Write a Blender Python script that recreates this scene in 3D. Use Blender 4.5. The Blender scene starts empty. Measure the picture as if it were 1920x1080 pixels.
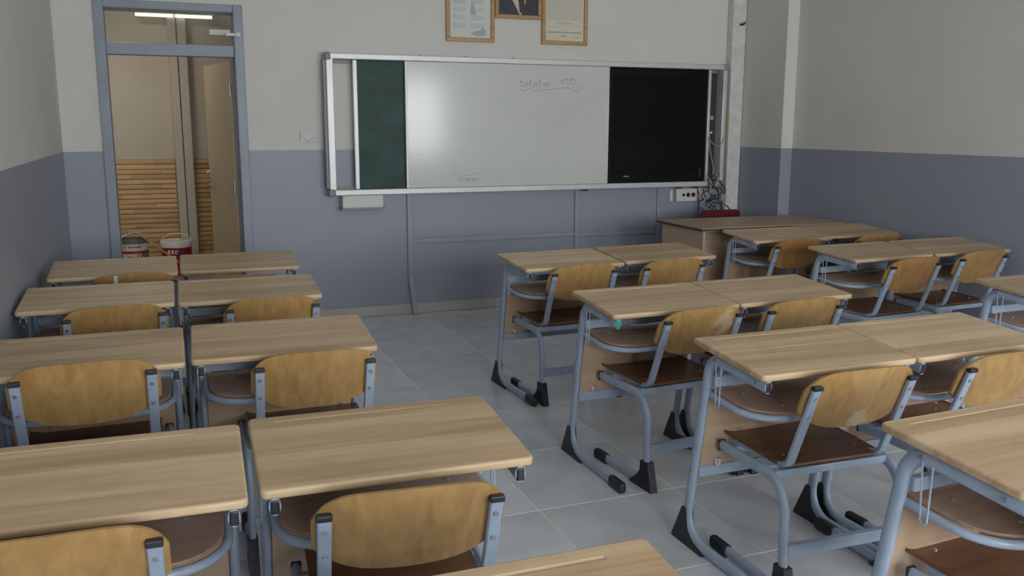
import bpy, bmesh, math, random
from mathutils import Vector, Matrix
PI = math.pi
random.seed(7)
scene = bpy.context.scene
col = scene.collection

# ------------------------------------------------------------------ camera
cam_d = bpy.data.cameras.new('camera'); cam = bpy.data.objects.new('camera', cam_d); col.objects.link(cam)
YAW, PITCH, ROLL = 0.3725, 0.1802, 0.0024
fw = Vector((math.sin(YAW)*math.cos(PITCH), math.cos(YAW)*math.cos(PITCH), -math.sin(PITCH)))
rt = Vector((math.cos(YAW), -math.sin(YAW), 0)); up = rt.cross(fw)
r2 = rt*math.cos(ROLL) + up*math.sin(ROLL); u2 = up*math.cos(ROLL) - rt*math.sin(ROLL)
M = Matrix((r2, u2, -fw)).transposed().to_4x4(); M.translation = Vector((-1.885, -6.742, 1.465))
cam.matrix_world = M
cam_d.sensor_width = 36; cam_d.lens = 1682.8/1920*36; cam_d.clip_start = 0.02
scene.camera = cam

# ------------------------------------------------------------------ sky, window daylight, exposure
world = bpy.data.worlds.new('overcast_sky'); scene.world = world; world.use_nodes = True
bg = world.node_tree.nodes['Background']
bg.inputs['Color'].default_value = (0.965, 0.965, 1.0, 1); bg.inputs['Strength'].default_value = 16.5
XL, XR, XF, YB, ZC = -2.475, 2.97, 2.86, -9.0, 3.0      # left wall, right wall, right corner column, back wall, ceiling
PAINT = 1.278
WIN = [(-2.05, -0.65, 0.88, 2.35), (-0.25, 1.15, 0.88, 2.35), (1.72, 2.93, 0.88, 2.35)]   # windows in the back wall: x0, x1, z0, z1
for (x0, x1, z0, z1) in WIN:                            # portals only guide sampling of the sky through the openings
    ld = bpy.data.lights.new('window_portal', 'AREA'); ld.shape = 'RECTANGLE'; ld.size = x1-x0; ld.size_y = z1-z0
    ld.cycles.is_portal = True
    lo = bpy.data.objects.new('window_portal', ld); col.objects.link(lo)
    lo.location = ((x0+x1)/2, YB-0.26, (z0+z1)/2); lo.rotation_euler = (PI/2, 0, 0)
scene.view_settings.view_transform = 'Standard'; scene.view_settings.look = 'None'
scene.view_settings.exposure = 0.32; scene.view_settings.gamma = 1.0; scene.view_settings.use_curve_mapping = False

# ------------------------------------------------------------------ materials
MATS = {}
def mat(name, color, rough=0.5, metal=0.0, spec=0.5, noise=0.0, nscale=8.0, bump=0.0, bscale=60.0, emit=None, estr=0.0, objvar=0.0):
    m = bpy.data.materials.new(name); m.use_nodes = True; MATS[name] = m
    nt = m.node_tree; b = nt.nodes['Principled BSDF']
    b.inputs['Base Color'].default_value = (*color, 1); b.inputs['Roughness'].default_value = rough
    b.inputs['Metallic'].default_value = metal; b.inputs['Specular IOR Level'].default_value = spec
    tc = nt.nodes.new('ShaderNodeTexCoord')
    if noise or objvar:
        n = nt.nodes.new('ShaderNodeTexNoise'); n.inputs['Scale'].default_value = nscale; n.inputs['Detail'].default_value = 5
        nt.links.new(tc.outputs['Object'], n.inputs['Vector'])
        mr = nt.nodes.new('ShaderNodeMapRange'); nt.links.new(n.outputs['Fac'], mr.inputs['Value'])
        mr.inputs['From Min'].default_value = .3; mr.inputs['From Max'].default_value = .7
        mr.inputs['To Min'].default_value = 1-noise; mr.inputs['To Max'].default_value = 1+noise
        val = mr.outputs['Result']
        if objvar:
            oi = nt.nodes.new('ShaderNodeObjectInfo'); m2 = nt.nodes.new('ShaderNodeMapRange')
            nt.links.new(oi.outputs['Random'], m2.inputs['Value']); m2.inputs['To Min'].default_value = 1-objvar; m2.inputs['To Max'].default_value = 1+objvar
            mm = nt.nodes.new('ShaderNodeMath'); mm.operation = 'MULTIPLY'
            nt.links.new(val, mm.inputs[0]); nt.links.new(m2.outputs['Result'], mm.inputs[1]); val = mm.outputs[0]
        vm = nt.nodes.new('ShaderNodeVectorMath'); vm.operation = 'SCALE'; vm.inputs[0].default_value = color
        nt.links.new(val, vm.inputs['Scale']); nt.links.new(vm.outputs[0], b.inputs['Base Color'])
    if bump:
        n2 = nt.nodes.new('ShaderNodeTexNoise'); n2.inputs['Scale'].default_value = bscale; n2.inputs['Detail'].default_value = 4
        nt.links.new(tc.outputs['Object'], n2.inputs['Vector'])
        bp = nt.nodes.new('ShaderNodeBump'); bp.inputs['Strength'].default_value = bump; bp.inputs['Distance'].default_value = 0.004
        nt.links.new(n2.outputs['Fac'], bp.inputs['Height']); nt.links.new(bp.outputs[0], b.inputs['Normal'])
    if emit:
        b.inputs['Emission Color'].default_value = (*emit, 1); b.inputs['Emission Strength'].default_value = estr
    return m

def wood(name, dark, light, axis='X', rough=0.4, stave=0.0, fine=26.0, objvar=0.1, stain=0.0, patch=None):
    """grain along one axis, optional glued staves across it, every object a shade of its own"""
    m = bpy.data.materials.new(name); m.use_nodes = True; MATS[name] = m
    nt = m.node_tree; L = nt.links.new; b = nt.nodes['Principled BSDF']; b.inputs['Roughness'].default_value = rough
    tc = nt.nodes.new('ShaderNodeTexCoord'); oi = nt.nodes.new('ShaderNodeObjectInfo')
    off = nt.nodes.new('ShaderNodeVectorMath'); off.operation = 'SCALE'; off.inputs[0].default_value = (13.1, 7.7, 5.3)
    L(oi.outputs['Random'], off.inputs['Scale'])
    ad = nt.nodes.new('ShaderNodeVectorMath'); ad.operation = 'ADD'; L(tc.outputs['Object'], ad.inputs[0]); L(off.outputs[0], ad.inputs[1])
    mp = nt.nodes.new('ShaderNodeMapping')
    mp.inputs['Scale'].default_value = {'X': (1.6, fine, fine), 'Y': (fine, 1.6, fine), 'Z': (fine, fine, 1.6)}[axis]
    L(ad.outputs[0], mp.inputs['Vector'])
    n = nt.nodes.new('ShaderNodeTexNoise'); n.inputs['Scale'].default_value = 1.0; n.inputs['Detail'].default_value = 6; n.inputs['Distortion'].default_value = 0.6
    L(mp.outputs[0], n.inputs['Vector'])
    fac = n.outputs['Fac']
    if stave:
        sx = nt.nodes.new('ShaderNodeSeparateXYZ'); L(ad.outputs[0], sx.inputs[0])
        dv = nt.nodes.new('ShaderNodeMath'); dv.operation = 'DIVIDE'; L(sx.outputs['Y'], dv.inputs[0]); dv.inputs[1].default_value = stave
        fl = nt.nodes.new('ShaderNodeMath'); fl.operation = 'FLOOR'; L(dv.outputs[0], fl.inputs[0])
        wn = nt.nodes.new('ShaderNodeTexWhiteNoise'); wn.noise_dimensions = '1D'; L(fl.outputs[0], wn.inputs['W'])
        mx = nt.nodes.new('ShaderNodeMath'); mx.operation = 'MULTIPLY_ADD'; L(wn.outputs['Value'], mx.inputs[0]); mx.inputs[1].default_value = 0.28
        L(fac, mx.inputs[2])
        sb = nt.nodes.new('ShaderNodeMath'); sb.operation = 'SUBTRACT'; L(mx.outputs[0], sb.inputs[0]); sb.inputs[1].default_value = 0.14; fac = sb.outputs[0]
    rp = nt.nodes.new('ShaderNodeValToRGB'); L(fac, rp.inputs['Fac'])
    rp.color_ramp.elements[0].position = .28; rp.color_ramp.elements[0].color = (*dark, 1)
    rp.color_ramp.elements[1].position = .72; rp.color_ramp.elements[1].color = (*light, 1)
    mr = nt.nodes.new('ShaderNodeMapRange'); L(oi.outputs['Random'], mr.inputs['Value']); mr.inputs['To Min'].default_value = 1-objvar; mr.inputs['To Max'].default_value = 1+objvar
    vs = nt.nodes.new('ShaderNodeVectorMath'); vs.operation = 'SCALE'; L(rp.outputs[0], vs.inputs[0]); L(mr.outputs[0], vs.inputs['Scale'])
    out = vs.outputs[0]
    if stain:
        n3 = nt.nodes.new('ShaderNodeTexNoise'); n3.inputs['Scale'].default_value = 7; n3.inputs['Detail'].default_value = 3; L(ad.outputs[0], n3.inputs['Vector'])
        r3 = nt.nodes.new('ShaderNodeMapRange'); L(n3.outputs['Fac'], r3.inputs['Value']); r3.inputs['From Min'].default_value = .58; r3.inputs['From Max'].default_value = .75
        r3.inputs['To Max'].default_value = stain
        mxx = nt.nodes.new('ShaderNodeMix'); mxx.data_type = 'RGBA'; L(r3.outputs[0], mxx.inputs['Factor']); L(out, mxx.inputs['A']); mxx.inputs['B'].default_value = (*[c*.72 for c in dark], 1)
        out = mxx.outputs['Result']
    if patch:                                           # worn spot: centre, radius, colour, strength
        c, rad, pc_, k = patch
        su = nt.nodes.new('ShaderNodeVectorMath'); su.operation = 'DISTANCE'; L(tc.outputs['Object'], su.inputs[0]); su.inputs[1].default_value = c
        n4 = nt.nodes.new('ShaderNodeTexNoise'); n4.inputs['Scale'].default_value = 22; n4.inputs['Detail'].default_value = 4; L(tc.outputs['Object'], n4.inputs['Vector'])
        sm = nt.nodes.new('ShaderNodeMath'); sm.operation = 'MULTIPLY_ADD'; L(n4.outputs['Fac'], sm.inputs[0]); sm.inputs[1].default_value = rad*1.6; L(su.outputs['Value'], sm.inputs[2])
        r4 = nt.nodes.new('ShaderNodeMapRange'); L(sm.outputs[0], r4.inputs['Value']); r4.inputs['From Min'].default_value = rad*1.75; r4.inputs['From Max'].default_value = rad*1.4
        r4.inputs['To Min'].default_value = 0; r4.inputs['To Max'].default_value = k
        m4 = nt.nodes.new('ShaderNodeMix'); m4.data_type = 'RGBA'; L(r4.outputs[0], m4.inputs['Factor']); L(out, m4.inputs['A']); m4.inputs['B'].default_value = (*pc_, 1); out = m4.outputs['Result']
    L(out, b.inputs['Base Color'])
    return m

def two_tone(name, upper, lower, zcut, rough_u=0.75, rough_l=0.38):
    """wall emulsion above, oil paint below a line at zcut"""
    m = bpy.data.materials.new(name); m.use_nodes = True; MATS[name] = m
    nt = m.node_tree; L = nt.links.new; b = nt.nodes['Principled BSDF']
    tc = nt.nodes.new('ShaderNodeTexCoord'); sx = nt.nodes.new('ShaderNodeSeparateXYZ'); L(tc.outputs['Object'], sx.inputs[0])
    n = nt.nodes.new('ShaderNodeTexNoise'); n.inputs['Scale'].default_value = 2.2; n.inputs['Detail'].default_value = 6; L(tc.outputs['Object'], n.inputs['Vector'])
    nz = nt.nodes.new('ShaderNodeTexNoise'); nz.inputs['Scale'].default_value = 9; nz.inputs['Detail'].default_value = 2; L(tc.outputs['Object'], nz.inputs['Vector'])
    wob = nt.nodes.new('ShaderNodeMath'); wob.operation = 'MULTIPLY_ADD'; L(nz.outputs['Fac'], wob.inputs[0]); wob.inputs[1].default_value = 0.006; L(sx.outputs['Z'], wob.inputs[2])
    gt = nt.nodes.new('ShaderNodeMath'); gt.operation = 'GREATER_THAN'; L(wob.outputs[0], gt.inputs[0]); gt.inputs[1].default_value = zcut+0.003
    mx = nt.nodes.new('ShaderNodeMix'); mx.data_type = 'RGBA'; L(gt.outputs[0], mx.inputs['Factor'])
    mx.inputs['A'].default_value = (*lower, 1); mx.inputs['B'].default_value = (*upper, 1)
    mr = nt.nodes.new('ShaderNodeMapRange'); L(n.outputs['Fac'], mr.inputs['Value']); mr.inputs['To Min'].default_value = .93; mr.inputs['To Max'].default_value = 1.07
    vs = nt.nodes.new('ShaderNodeVectorMath'); vs.operation = 'SCALE'; L(mx.outputs['Result'], vs.inputs[0]); L(mr.outputs[0], vs.inputs['Scale']); L(vs.outputs[0], b.inputs['Base Color'])
    rr = nt.nodes.new('ShaderNodeMapRange'); L(gt.outputs[0], rr.inputs['Value']); rr.inputs['To Min'].default_value = rough_l; rr.inputs['To Max'].default_value = rough_u; L(rr.outputs[0], b.inputs['Roughness'])
    b.inputs['Specular IOR Level'].default_value = 0.35
    n2 = nt.nodes.new('ShaderNodeTexNoise'); n2.inputs['Scale'].default_value = 35; n2.inputs['Detail'].default_value = 3; L(tc.outputs['Object'], n2.inputs['Vector'])
    bp = nt.nodes.new('ShaderNodeBump'); bp.inputs['Strength'].default_value = 0.25; bp.inputs['Distance'].default_value = 0.004; L(n2.outputs['Fac'], bp.inputs['Height']); L(bp.outputs[0], b.inputs['Normal'])
    return m

def glass(name, tint=(0.93, 0.95, 0.93)):
    m = bpy.data.materials.new(name); m.use_nodes = True; MATS[name] = m
    nt = m.node_tree; nt.nodes.clear(); L = nt.links.new
    o = nt.nodes.new('ShaderNodeOutputMaterial'); mx = nt.nodes.new('ShaderNodeMixShader'); tr = nt.nodes.new('ShaderNodeBsdfTransparent'); gl = nt.nodes.new('ShaderNodeBsdfGlossy')
    fr = nt.nodes.new('ShaderNodeFresnel'); fr.inputs['IOR'].default_value = 1.5
    tr.inputs['Color'].default_value = (*tint, 1); gl.inputs['Roughness'].default_value = 0.03
    L(fr.outputs[0], mx.inputs[0]); L(tr.outputs[0], mx.inputs[1]); L(gl.outputs[0], mx.inputs[2]); L(mx.outputs[0], o.inputs['Surface'])
    return m

UP = (0.71, 0.695, 0.665); BLUE = (0.315, 0.337, 0.412)
two_tone('wall_paint', UP, BLUE, PAINT)
mat('ceiling_paint', (0.84, 0.84, 0.82), .85)
mat('tile', (0.645, 0.67, 0.715), .20, spec=.5, noise=.10, nscale=5, objvar=.05)
mat('grout', (0.85, 0.85, 0.82), .8)
mat('skirting_tile', (0.48, 0.47, 0.44), .35, noise=.08, nscale=6, objvar=.05)
mat('frame_paint', (0.27, 0.30, 0.37), .4, noise=.08, nscale=5)
mat('trunking_paint', (0.31, 0.34, 0.43), .4, noise=.06, nscale=8)
wood('desk_wood', (0.435, 0.288, 0.165), (0.64, 0.472, 0.298), 'X', .36, stave=.075, objvar=.10, stain=.25)
wood('chair_wood', (0.34, 0.188, 0.062), (0.49, 0.298, 0.112), 'Z', .38, fine=34, objvar=.10, stain=.2)
CW = ((0.34, 0.188, 0.062), (0.49, 0.298, 0.112), 'Z', .38, 0.0, 34, .05, .2)
wood('chair_wood_scuffed', *CW, patch=((.10, .03, .70), .075, (0.62, 0.47, 0.30), .7))
wood('chair_wood_worn', *CW, patch=((.015, .04, .572), .042, (0.66, 0.50, 0.31), .65))
wood('chair_wood_red', (0.31, 0.145, 0.048), (0.45, 0.235, 0.085), 'Z', .38, fine=34, objvar=.04, stain=.2)
wood('seat_wood', (0.13, 0.055, 0.028), (0.21, 0.095, 0.047), 'X', .36, fine=24, objvar=.10)
wood('panel_wood', (0.45, 0.315, 0.215), (0.54, 0.39, 0.275), 'X', .5, fine=40, objvar=.05)
wood('shelf_wood', (0.34, 0.225, 0.17), (0.43, 0.295, 0.23), 'X', .5, fine=40, objvar=.05)
wood('teacher_wood', (0.37, 0.25, 0.165), (0.47, 0.33, 0.23), 'X', .42, fine=30, objvar=.04)
wood('slat_wood', (0.46, 0.27, 0.11), (0.72, 0.48, 0.23), 'X', .4, fine=30, objvar=.16)
wood('picture_wood', (0.42, 0.24, 0.10), (0.55, 0.34, 0.16), 'X', .45, fine=30, objvar=.05)
wood('pole_wood', (0.50, 0.33, 0.16), (0.66, 0.46, 0.25), 'X', .5, objvar=.03)
mat('steel_paint', (0.35, 0.425, 0.55), .30, spec=.5, noise=.10, nscale=14, objvar=.05)
mat('black_plastic', (0.018, 0.019, 0.026), .45)
mat('bolt_steel', (0.55, 0.56, 0.58), .3, metal=.9)
mat('green_plastic', (0.02, 0.30, 0.19), .4)
mat('pink_plastic', (0.62, 0.10, 0.16), .4)
mat('white_plastic', (0.70, 0.70, 0.68), .45)
mat('grey_plastic', (0.30, 0.30, 0.31), .5)
mat('aluminium', (0.66, 0.66, 0.67), .38, metal=.25, noise=.04, nscale=6)
mat('rail_grey', (0.27, 0.27, 0.275), .45)
mat('chalk_green', (0.022, 0.062, 0.056), .6, noise=.35, nscale=5)
mat('white_enamel', (0.66, 0.67, 0.65), .14, spec=.42, noise=.03, nscale=3)
mat('marker_ink', (0.30, 0.30, 0.31), .6)
mat('chalk', (0.17, 0.21, 0.20), .9)
mat('screen_glass', (0.004, 0.0045, 0.006), .16, spec=.2)
mat('bezel_black', (0.003, 0.003, 0.004), .4, spec=.2)
mat('recess_dark', (0.055, 0.048, 0.045), .8)
mat('paper', (0.70, 0.72, 0.69), .7, noise=.05, nscale=9)
mat('cream_paper', (0.72, 0.66, 0.54), .7, noise=.05, nscale=9)
mat('print_grey', (0.30, 0.31, 0.31), .8)
mat('print_soft', (0.44, 0.46, 0.46), .8)
mat('suit_print', (0.035, 0.04, 0.055), .5, noise=.25, nscale=20)
mat('shirt_print', (0.62, 0.54, 0.46), .6)
mat('tie_print', (0.07, 0.04, 0.045), .6)
mat('casing_paint', (0.68, 0.68, 0.67), .6, noise=.10, nscale=16, bump=.5, bscale=25)
mat('cable_black', (0.02, 0.02, 0.023), .5)
mat('cable_grey', (0.36, 0.37, 0.36), .5)
mat('cable_yellow', (0.42, 0.36, 0.08), .5)
mat('socket_red', (0.05, 0.006, 0.012), .5)
mat('red_cloth', (0.10, 0.004, 0.009), .8, noise=.15, nscale=40)
mat('corridor_paint', (0.62, 0.565, 0.485), .7, noise=.04, nscale=3)
mat('corridor_shade_paint', (0.50, 0.45, 0.385), .7, noise=.04, nscale=3)
mat('door_paint', (0.64, 0.54, 0.40), .5, noise=.04, nscale=3)
mat('corridor_tile', (0.42, 0.39, 0.35), .3, noise=.05)
mat('lamp_white', (0.8, 0.8, 0.78), .5, emit=(1.0, 0.95, 0.86), estr=0.9)
mat('fill_lamp_opal', (0.8, 0.8, 0.78), .5, emit=(1.0, 0.91, 0.78), estr=10.5)
mat('bucket_white', (0.84, 0.83, 0.80), .4)
mat('bucket_red', (0.45, 0.012, 0.02), .4)
mat('bucket_grey', (0.16, 0.17, 0.18), .45)
mat('bucket_blue', (0.07, 0.10, 0.25), .4)
mat('bucket_orange', (0.6, 0.22, 0.04), .4)
glass('clear_glass')

# ------------------------------------------------------------------ helpers
class MB:
    """collects verts and faces, then links them as ONE mesh object"""
    def __init__(s): s.v = []; s.f = []; s.flat = False
    def add(s, vs, fs):
        o = len(s.v); s.v += [tuple(v) for v in vs]; s.f += [tuple(i+o for i in f) for f in fs]; return s
    def box(s, x0, x1, y0, y1, z0, z1):
        return s.add([(x, y, z) for x in (x0, x1) for y in (y0, y1) for z in (z0, z1)],
                     [(0, 1, 3, 2), (4, 6, 7, 5), (0, 4, 5, 1), (2, 3, 7, 6), (0, 2, 6, 4), (1, 5, 7, 3)])
    def bbox(s, x0, x1, y0, y1, z0, z1, r=0.004, seg=2):
        bm = bmesh.new(); bmesh.ops.create_cube(bm, size=1)
        for v in bm.verts: v.co = ((x0+x1)/2+v.co.x*(x1-x0), (y0+y1)/2+v.co.y*(y1-y0), (z0+z1)/2+v.co.z*(z1-z0))
        bmesh.ops.bevel(bm, geom=bm.edges[:], offset=r, segments=seg, affect='EDGES', profile=.5)
        s.flat = True; return s.frombm(bm)
    def frombm(s, bm):
        bm.verts.index_update(); vs = [v.co[:] for v in bm.verts]; fs = [[v.index for v in f.verts] for f in bm.faces]
        bm.free(); return s.add(vs, fs)
    def prism(s, pts, x0, x1):
        """polygon in (y,z) extruded along x"""
        n = len(pts)
        vs = [(x0, y, z) for y, z in pts] + [(x1, y, z) for y, z in pts]
        fs = [tuple(range(n)), tuple(range(2*n-1, n-1, -1))] + [(i, i+n, (i+1) % n+n, (i+1) % n) for i in range(n)]
        return s.add(vs, fs)
    def sweep(s, path, a, b, side=None, n=10, caps=True):
        """tube of half sizes a (along side) and b along a path; without side the frame is carried along"""
        P = [Vector(p) for p in path]; rings = []; prev = None
        for i, p in enumerate(P):
            t = (P[min(i+1, len(P)-1)]-P[max(i-1, 0)]).normalized()
            if side is not None: S = Vector(side)
            elif prev is None: S = t.orthogonal().normalized()
            else: S = (prev-t*prev.dot(t)).normalized()
            prev = S; N = t.cross(S).normalized()
            rings.append([p+S*(a*math.cos(2*PI*k/n))+N*(b*math.sin(2*PI*k/n)) for k in range(n)])
        vs = [v for r in rings for v in r]; fs = []
        for i in range(len(P)-1):
            for k in range(n):
                fs.append((i*n+k, i*n+(k+1) % n, (i+1)*n+(k+1) % n, (i+1)*n+k))
        if caps: fs += [tuple(range(n-1, -1, -1)), tuple(range((len(P)-1)*n, len(P)*n))]
        return s.add(vs, fs)
    def lathe(s, prof, c=(0, 0, 0), n=28):
        vs = []; fs = []
        for r, z in prof: vs += [(c[0]+r*math.cos(2*PI*k/n), c[1]+r*math.sin(2*PI*k/n), c[2]+z) for k in range(n)]
        for i in range(len(prof)-1):
            for k in range(n): fs.append((i*n+k, i*n+(k+1) % n, (i+1)*n+(k+1) % n, (i+1)*n+k))
        fs += [tuple(range(n-1, -1, -1)), tuple(range((len(prof)-1)*n, len(prof)*n))]
        return s.add(vs, fs)
    def disc(s, c, axis, r, h, n=12):
        A = Vector(axis).normalized(); return s.sweep([Vector(c), Vector(c)+A*h], r, r, None, n)
    def xf(s, fn): s.v = [tuple(fn(*v)) for v in s.v]; return s
    def build(s, name, m, parent=None, smooth=40):
        me = bpy.data.meshes.new(name); me.from_pydata(s.v, [], s.f); me.update()
        bm = bmesh.new(); bm.from_mesh(me); bmesh.ops.recalc_face_normals(bm, faces=bm.faces[:]); bm.to_mesh(me); bm.free()
        me.materials.append(MATS[m])
        if smooth:
            me.shade_smooth(); me.set_sharp_from_angle(angle=math.radians(smooth))
            if s.flat:                                  # big faces stay flat, only the rounded edges are shaded smooth
                amax = max(p.area for p in me.polygons); nref = max(me.polygons, key=lambda p: p.area).normal.copy()
                for p in me.polygons:
                    if max(abs(c) for c in p.normal) > .9995 or abs(p.normal.dot(nref)) > .9995 or p.area > .15*amax: p.use_smooth = False
        o = bpy.data.objects.new(name, me); col.objects.link(o); o.parent = parent; return o

def fillet(pts, rad, n=7):
    """round the inner corners of a polyline"""
    P = [Vector(p) for p in pts]; out = [P[0]]
    rad = rad if isinstance(rad, (list, tuple)) else [rad]*(len(P)-2)
    for i in range(1, len(P)-1):
        a = (P[i-1]-P[i]).normalized(); b = (P[i+1]-P[i]).normalized(); ang = a.angle(b)
        d = rad[i-1]/math.tan(ang/2); c = P[i]+(a+b).normalized()*(rad[i-1]/math.sin(ang/2))
        s = P[i]+a*d-c; e = P[i]+b*d-c; tot = s.angle(e); ax = s.cross(e).normalized()
        for k in range(n+1): out.append(c+Matrix.Rotation(tot*k/n, 3, ax) @ s)
    out.append(P[-1]); return out

def rounded_rect(x0, x1, y0, y1, r, n=5):
    out = []
    for cx, cy, a0 in ((x1-r, y1-r, 0), (x0+r, y1-r, 90), (x0+r, y0+r, 180), (x1-r, y0+r, 270)):
        for k in range(n+1):
            a = math.radians(a0+90*k/n); out.append((cx+r*math.cos(a), cy+r*math.sin(a)))
    return out

def plank(outline, z0, z1, re=0.005, groove=None):
    """board with a rounded edge all round, optionally a routed groove (x0,x1,y0,y1,depth) in the top"""
    n = len(outline); cx = sum(p[0] for p in outline)/n; cy = sum(p[1] for p in outline)/n
    bm = bmesh.new(); loops = []
    def loop(inset, z):
        L = []
        for i, p in enumerate(outline):
            a = Vector(outline[i-1]); b = Vector(outline[(i+1) % n]); t = (b-a).normalized(); nrm = Vector((-t.y, t.x))
            L.append(bm.verts.new((p[0]+nrm.x*inset, p[1]+nrm.y*inset, z)))
        loops.append(L)
    loop(re, z0); loop(re*.3, z0+re*.3); loop(0, z0+re); loop(0, z1-re); loop(re*.3, z1-re*.3); loop(re, z1)
    for A, B in zip(loops, loops[1:]):
        for i in range(n): bm.faces.new((A[i], A[(i+1) % n], B[(i+1) % n], B[i]))
    bm.faces.new(loops[0][::-1])
    if not groove: bm.faces.new(loops[-1])
    else:
        x0, x1, y0, y1, d = groove; rr = (y1-y0)/2-.0005
        g = rounded_rect(x0, x1, y0, y1, rr, 3); top = [bm.verts.new((x, y, z1)) for x, y in g]
        gi = rounded_rect(x0+.003, x1-.003, y0+.003, y1-.003, rr-.0028, 3); low = [bm.verts.new((x, y, z1-d)) for x, y in gi]
        k = len(g); e1 = [bm.edges.get((loops[-1][i], loops[-1][(i+1) % n])) for i in range(n)]
        e2 = [bm.edges.new((top[i], top[(i+1) % k])) for i in range(k)]
        bmesh.ops.triangle_fill(bm, edges=e1+e2, use_beauty=True, use_dissolve=False)
        for f in [f for f in bm.faces if all(v in top for v in f.verts)]: bm.faces.remove(f)
        for i in range(k): bm.faces.new((top[i], top[(i+1) % k], low[(i+1) % k], low[i]))
        bm.faces.new(low)
    mb = MB().frombm(bm); mb.flat = True; return mb

def tag(o, label=None, cat=None, group=None, kind=None):
    if label: o['label'] = label
    if cat: o['category'] = cat
    if group: o['group'] = group
    if kind: o['kind'] = kind
    return o
def thing(name, label, cat, loc=(0, 0, 0), rz=0.0, group=None):
    o = bpy.data.objects.new(name, None); col.objects.link(o); o.location = loc; o.rotation_euler = (0, 0, rz); o.empty_display_size = .1
    return tag(o, label, cat, group)
def copy_tree(o, parent=None):
    c = o.copy(); col.objects.link(c); c.parent = parent
    for ch in [x for x in bpy.data.objects if x.parent == o]: copy_tree(ch, c)
    return c
def struct(mb, name, m, parent=None, smooth=0):
    return tag(mb.build(name, m, parent, smooth), kind='structure')

# ------------------------------------------------------------------ the room
T = 0.25
DX0, DX1, DZ = -2.222, -1.283, 2.272       # rough door opening
struct(MB().box(XL-T, DX0, 0, T, 0, ZC).box(DX1, XR+T, 0, T, 0, ZC).box(DX0, DX1, 0, T, DZ, ZC), 'wall_front', 'wall_paint')
struct(MB().box(XL-T, XL, YB-T, 0, 0, ZC), 'wall_left', 'wall_paint')
struct(MB().box(XR, XR+T, YB-T, 0, 0, ZC), 'wall_right', 'wall_paint')
struct(MB().box(XF, XR, -0.63, 0, 0, ZC), 'wall_right_column', 'wall_paint')
bw = MB(); xs_ = [XL-T] + [v for w_ in WIN for v in w_[:2]] + [XR+T]
for k in range(0, len(xs_), 2): bw.box(xs_[k], xs_[k+1], YB-T, YB, 0, ZC)
for (x0, x1, z0, z1) in WIN: bw.box(x0, x1, YB-T, YB, 0, z0).box(x0, x1, YB-T, YB, z1, ZC)
struct(bw, 'wall_back', 'wall_paint')
struct(MB().box(XL-T, XR+T, YB-T, T, ZC, ZC+.2), 'ceiling', 'ceiling_paint')
for i, (x0, x1, z0, z1) in enumerate(WIN):               # windows behind the camera
    ya, yb = YB-.16, YB-.09
    w = struct(MB().box(x0, x0+.06, ya, yb, z0, z1).box(x1-.06, x1, ya, yb, z0, z1).box(x0+.06, x1-.06, ya, yb, z0, z0+.06).box(x0+.06, x1-.06, ya, yb, z1-.06, z1), 'window_%d' % (i+1), 'white_plastic')
    xm = (x0+x1)/2
    MB().box(xm-.035, xm+.035, ya+.005, yb-.005, z0+.06, z1-.06).build('mullion', 'white_plastic', w, 0)
    for a, b in ((x0+.06, xm-.035), (xm+.035, x1-.06)): MB().box(a, b, ya+.03, ya+.036, z0+.06, z1-.06).build('window_pane', 'clear_glass', w, 0)
    MB().bbox(x0-.03, x1+.03, YB-.09, YB+.06, z0-.03, z0, .006).build('window_sill', 'white_plastic', w)

# tiled floor: grid lines at X = 0.6 k, Y = -0.15 - 0.6 k, each tile a piece of its own
floor = struct(MB().box(XL-.02, XR+.02, YB, .02, -.12, -.0025), 'floor', 'grout')
def cuts(lo, hi, off): 
    k = math.ceil((lo-off)/.6); c = [lo]
    while off+.6*k < hi-.001:
        if off+.6*k > lo+.02: c.append(off+.6*k)
        k += 1
    return c+[hi]
tiles = {}
cx, cy = cuts(XL, XR, 0.0), cuts(YB, 0.0, -0.15)
for xa, xb in zip(cx, cx[1:]):
    for ya, yb in zip(cy, cy[1:]):
        key = (round(xb-xa, 3), round(yb-ya, 3))
        if key not in tiles:
            hx, hy = key[0]/2-.0028, key[1]/2-.0028
            bm = bmesh.new(); bmesh.ops.create_cube(bm, size=1)
            for v in bm.verts: v.co = (v.co.x*2*hx, v.co.y*2*hy, -.004+v.co.z*.008)
            bmesh.ops.bevel(bm, geom=[e for e in bm.edges if all(v.co.z > -.001 for v in e.verts)], offset=.0012, segments=1, affect='EDGES')
            me = bpy.data.meshes.new('tile'); bm.to_mesh(me); bm.free(); me.materials.append(MATS['tile']); tiles[key] = me
        o = bpy.data.objects.new('tile', tiles[key]); col.objects.link(o); o.parent = floor; o.location = ((xa+xb)/2, (ya+yb)/2, 0)

# tiled skirting
def skirting(name, p0, p1, inward, cutlist):
    """pieces of 0.6 m between the cut positions along the wall from p0 to p1"""
    b = struct(MB().box(min(p0[0], p1[0]+inward[0]*.004), max(p0[0], p1[0]+inward[0]*.004), min(p0[1], p1[1]+inward[1]*.004), max(p0[1], p1[1]+inward[1]*.004), 0, .074), name, 'grout')
    for a, c in zip(cutlist, cutlist[1:]):
        if inward[1]: q = (a+.003, c-.003, inward[1]*.013 if inward[1] < 0 else 0, 0, .002, .078); q = (q[0], q[1], p0[1]-.013, p0[1]-.001, q[4], q[5])
        else:
            xs = sorted((p0[0]+inward[0]*.001, p0[0]+inward[0]*.013)); q = (xs[0], xs[1], a+.003, c-.003, .002, .078)
        MB().bbox(*q, r=.002, seg=1).build('skirting_tile', 'skirting_tile', b, 0)
skirting('baseboard_front', (DX1+.01, 0), (XF, 0), (0, -1), [DX1+.01] + [-.61+.6*k+.0 for k in range(0, 6)] + [2.71])
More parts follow.
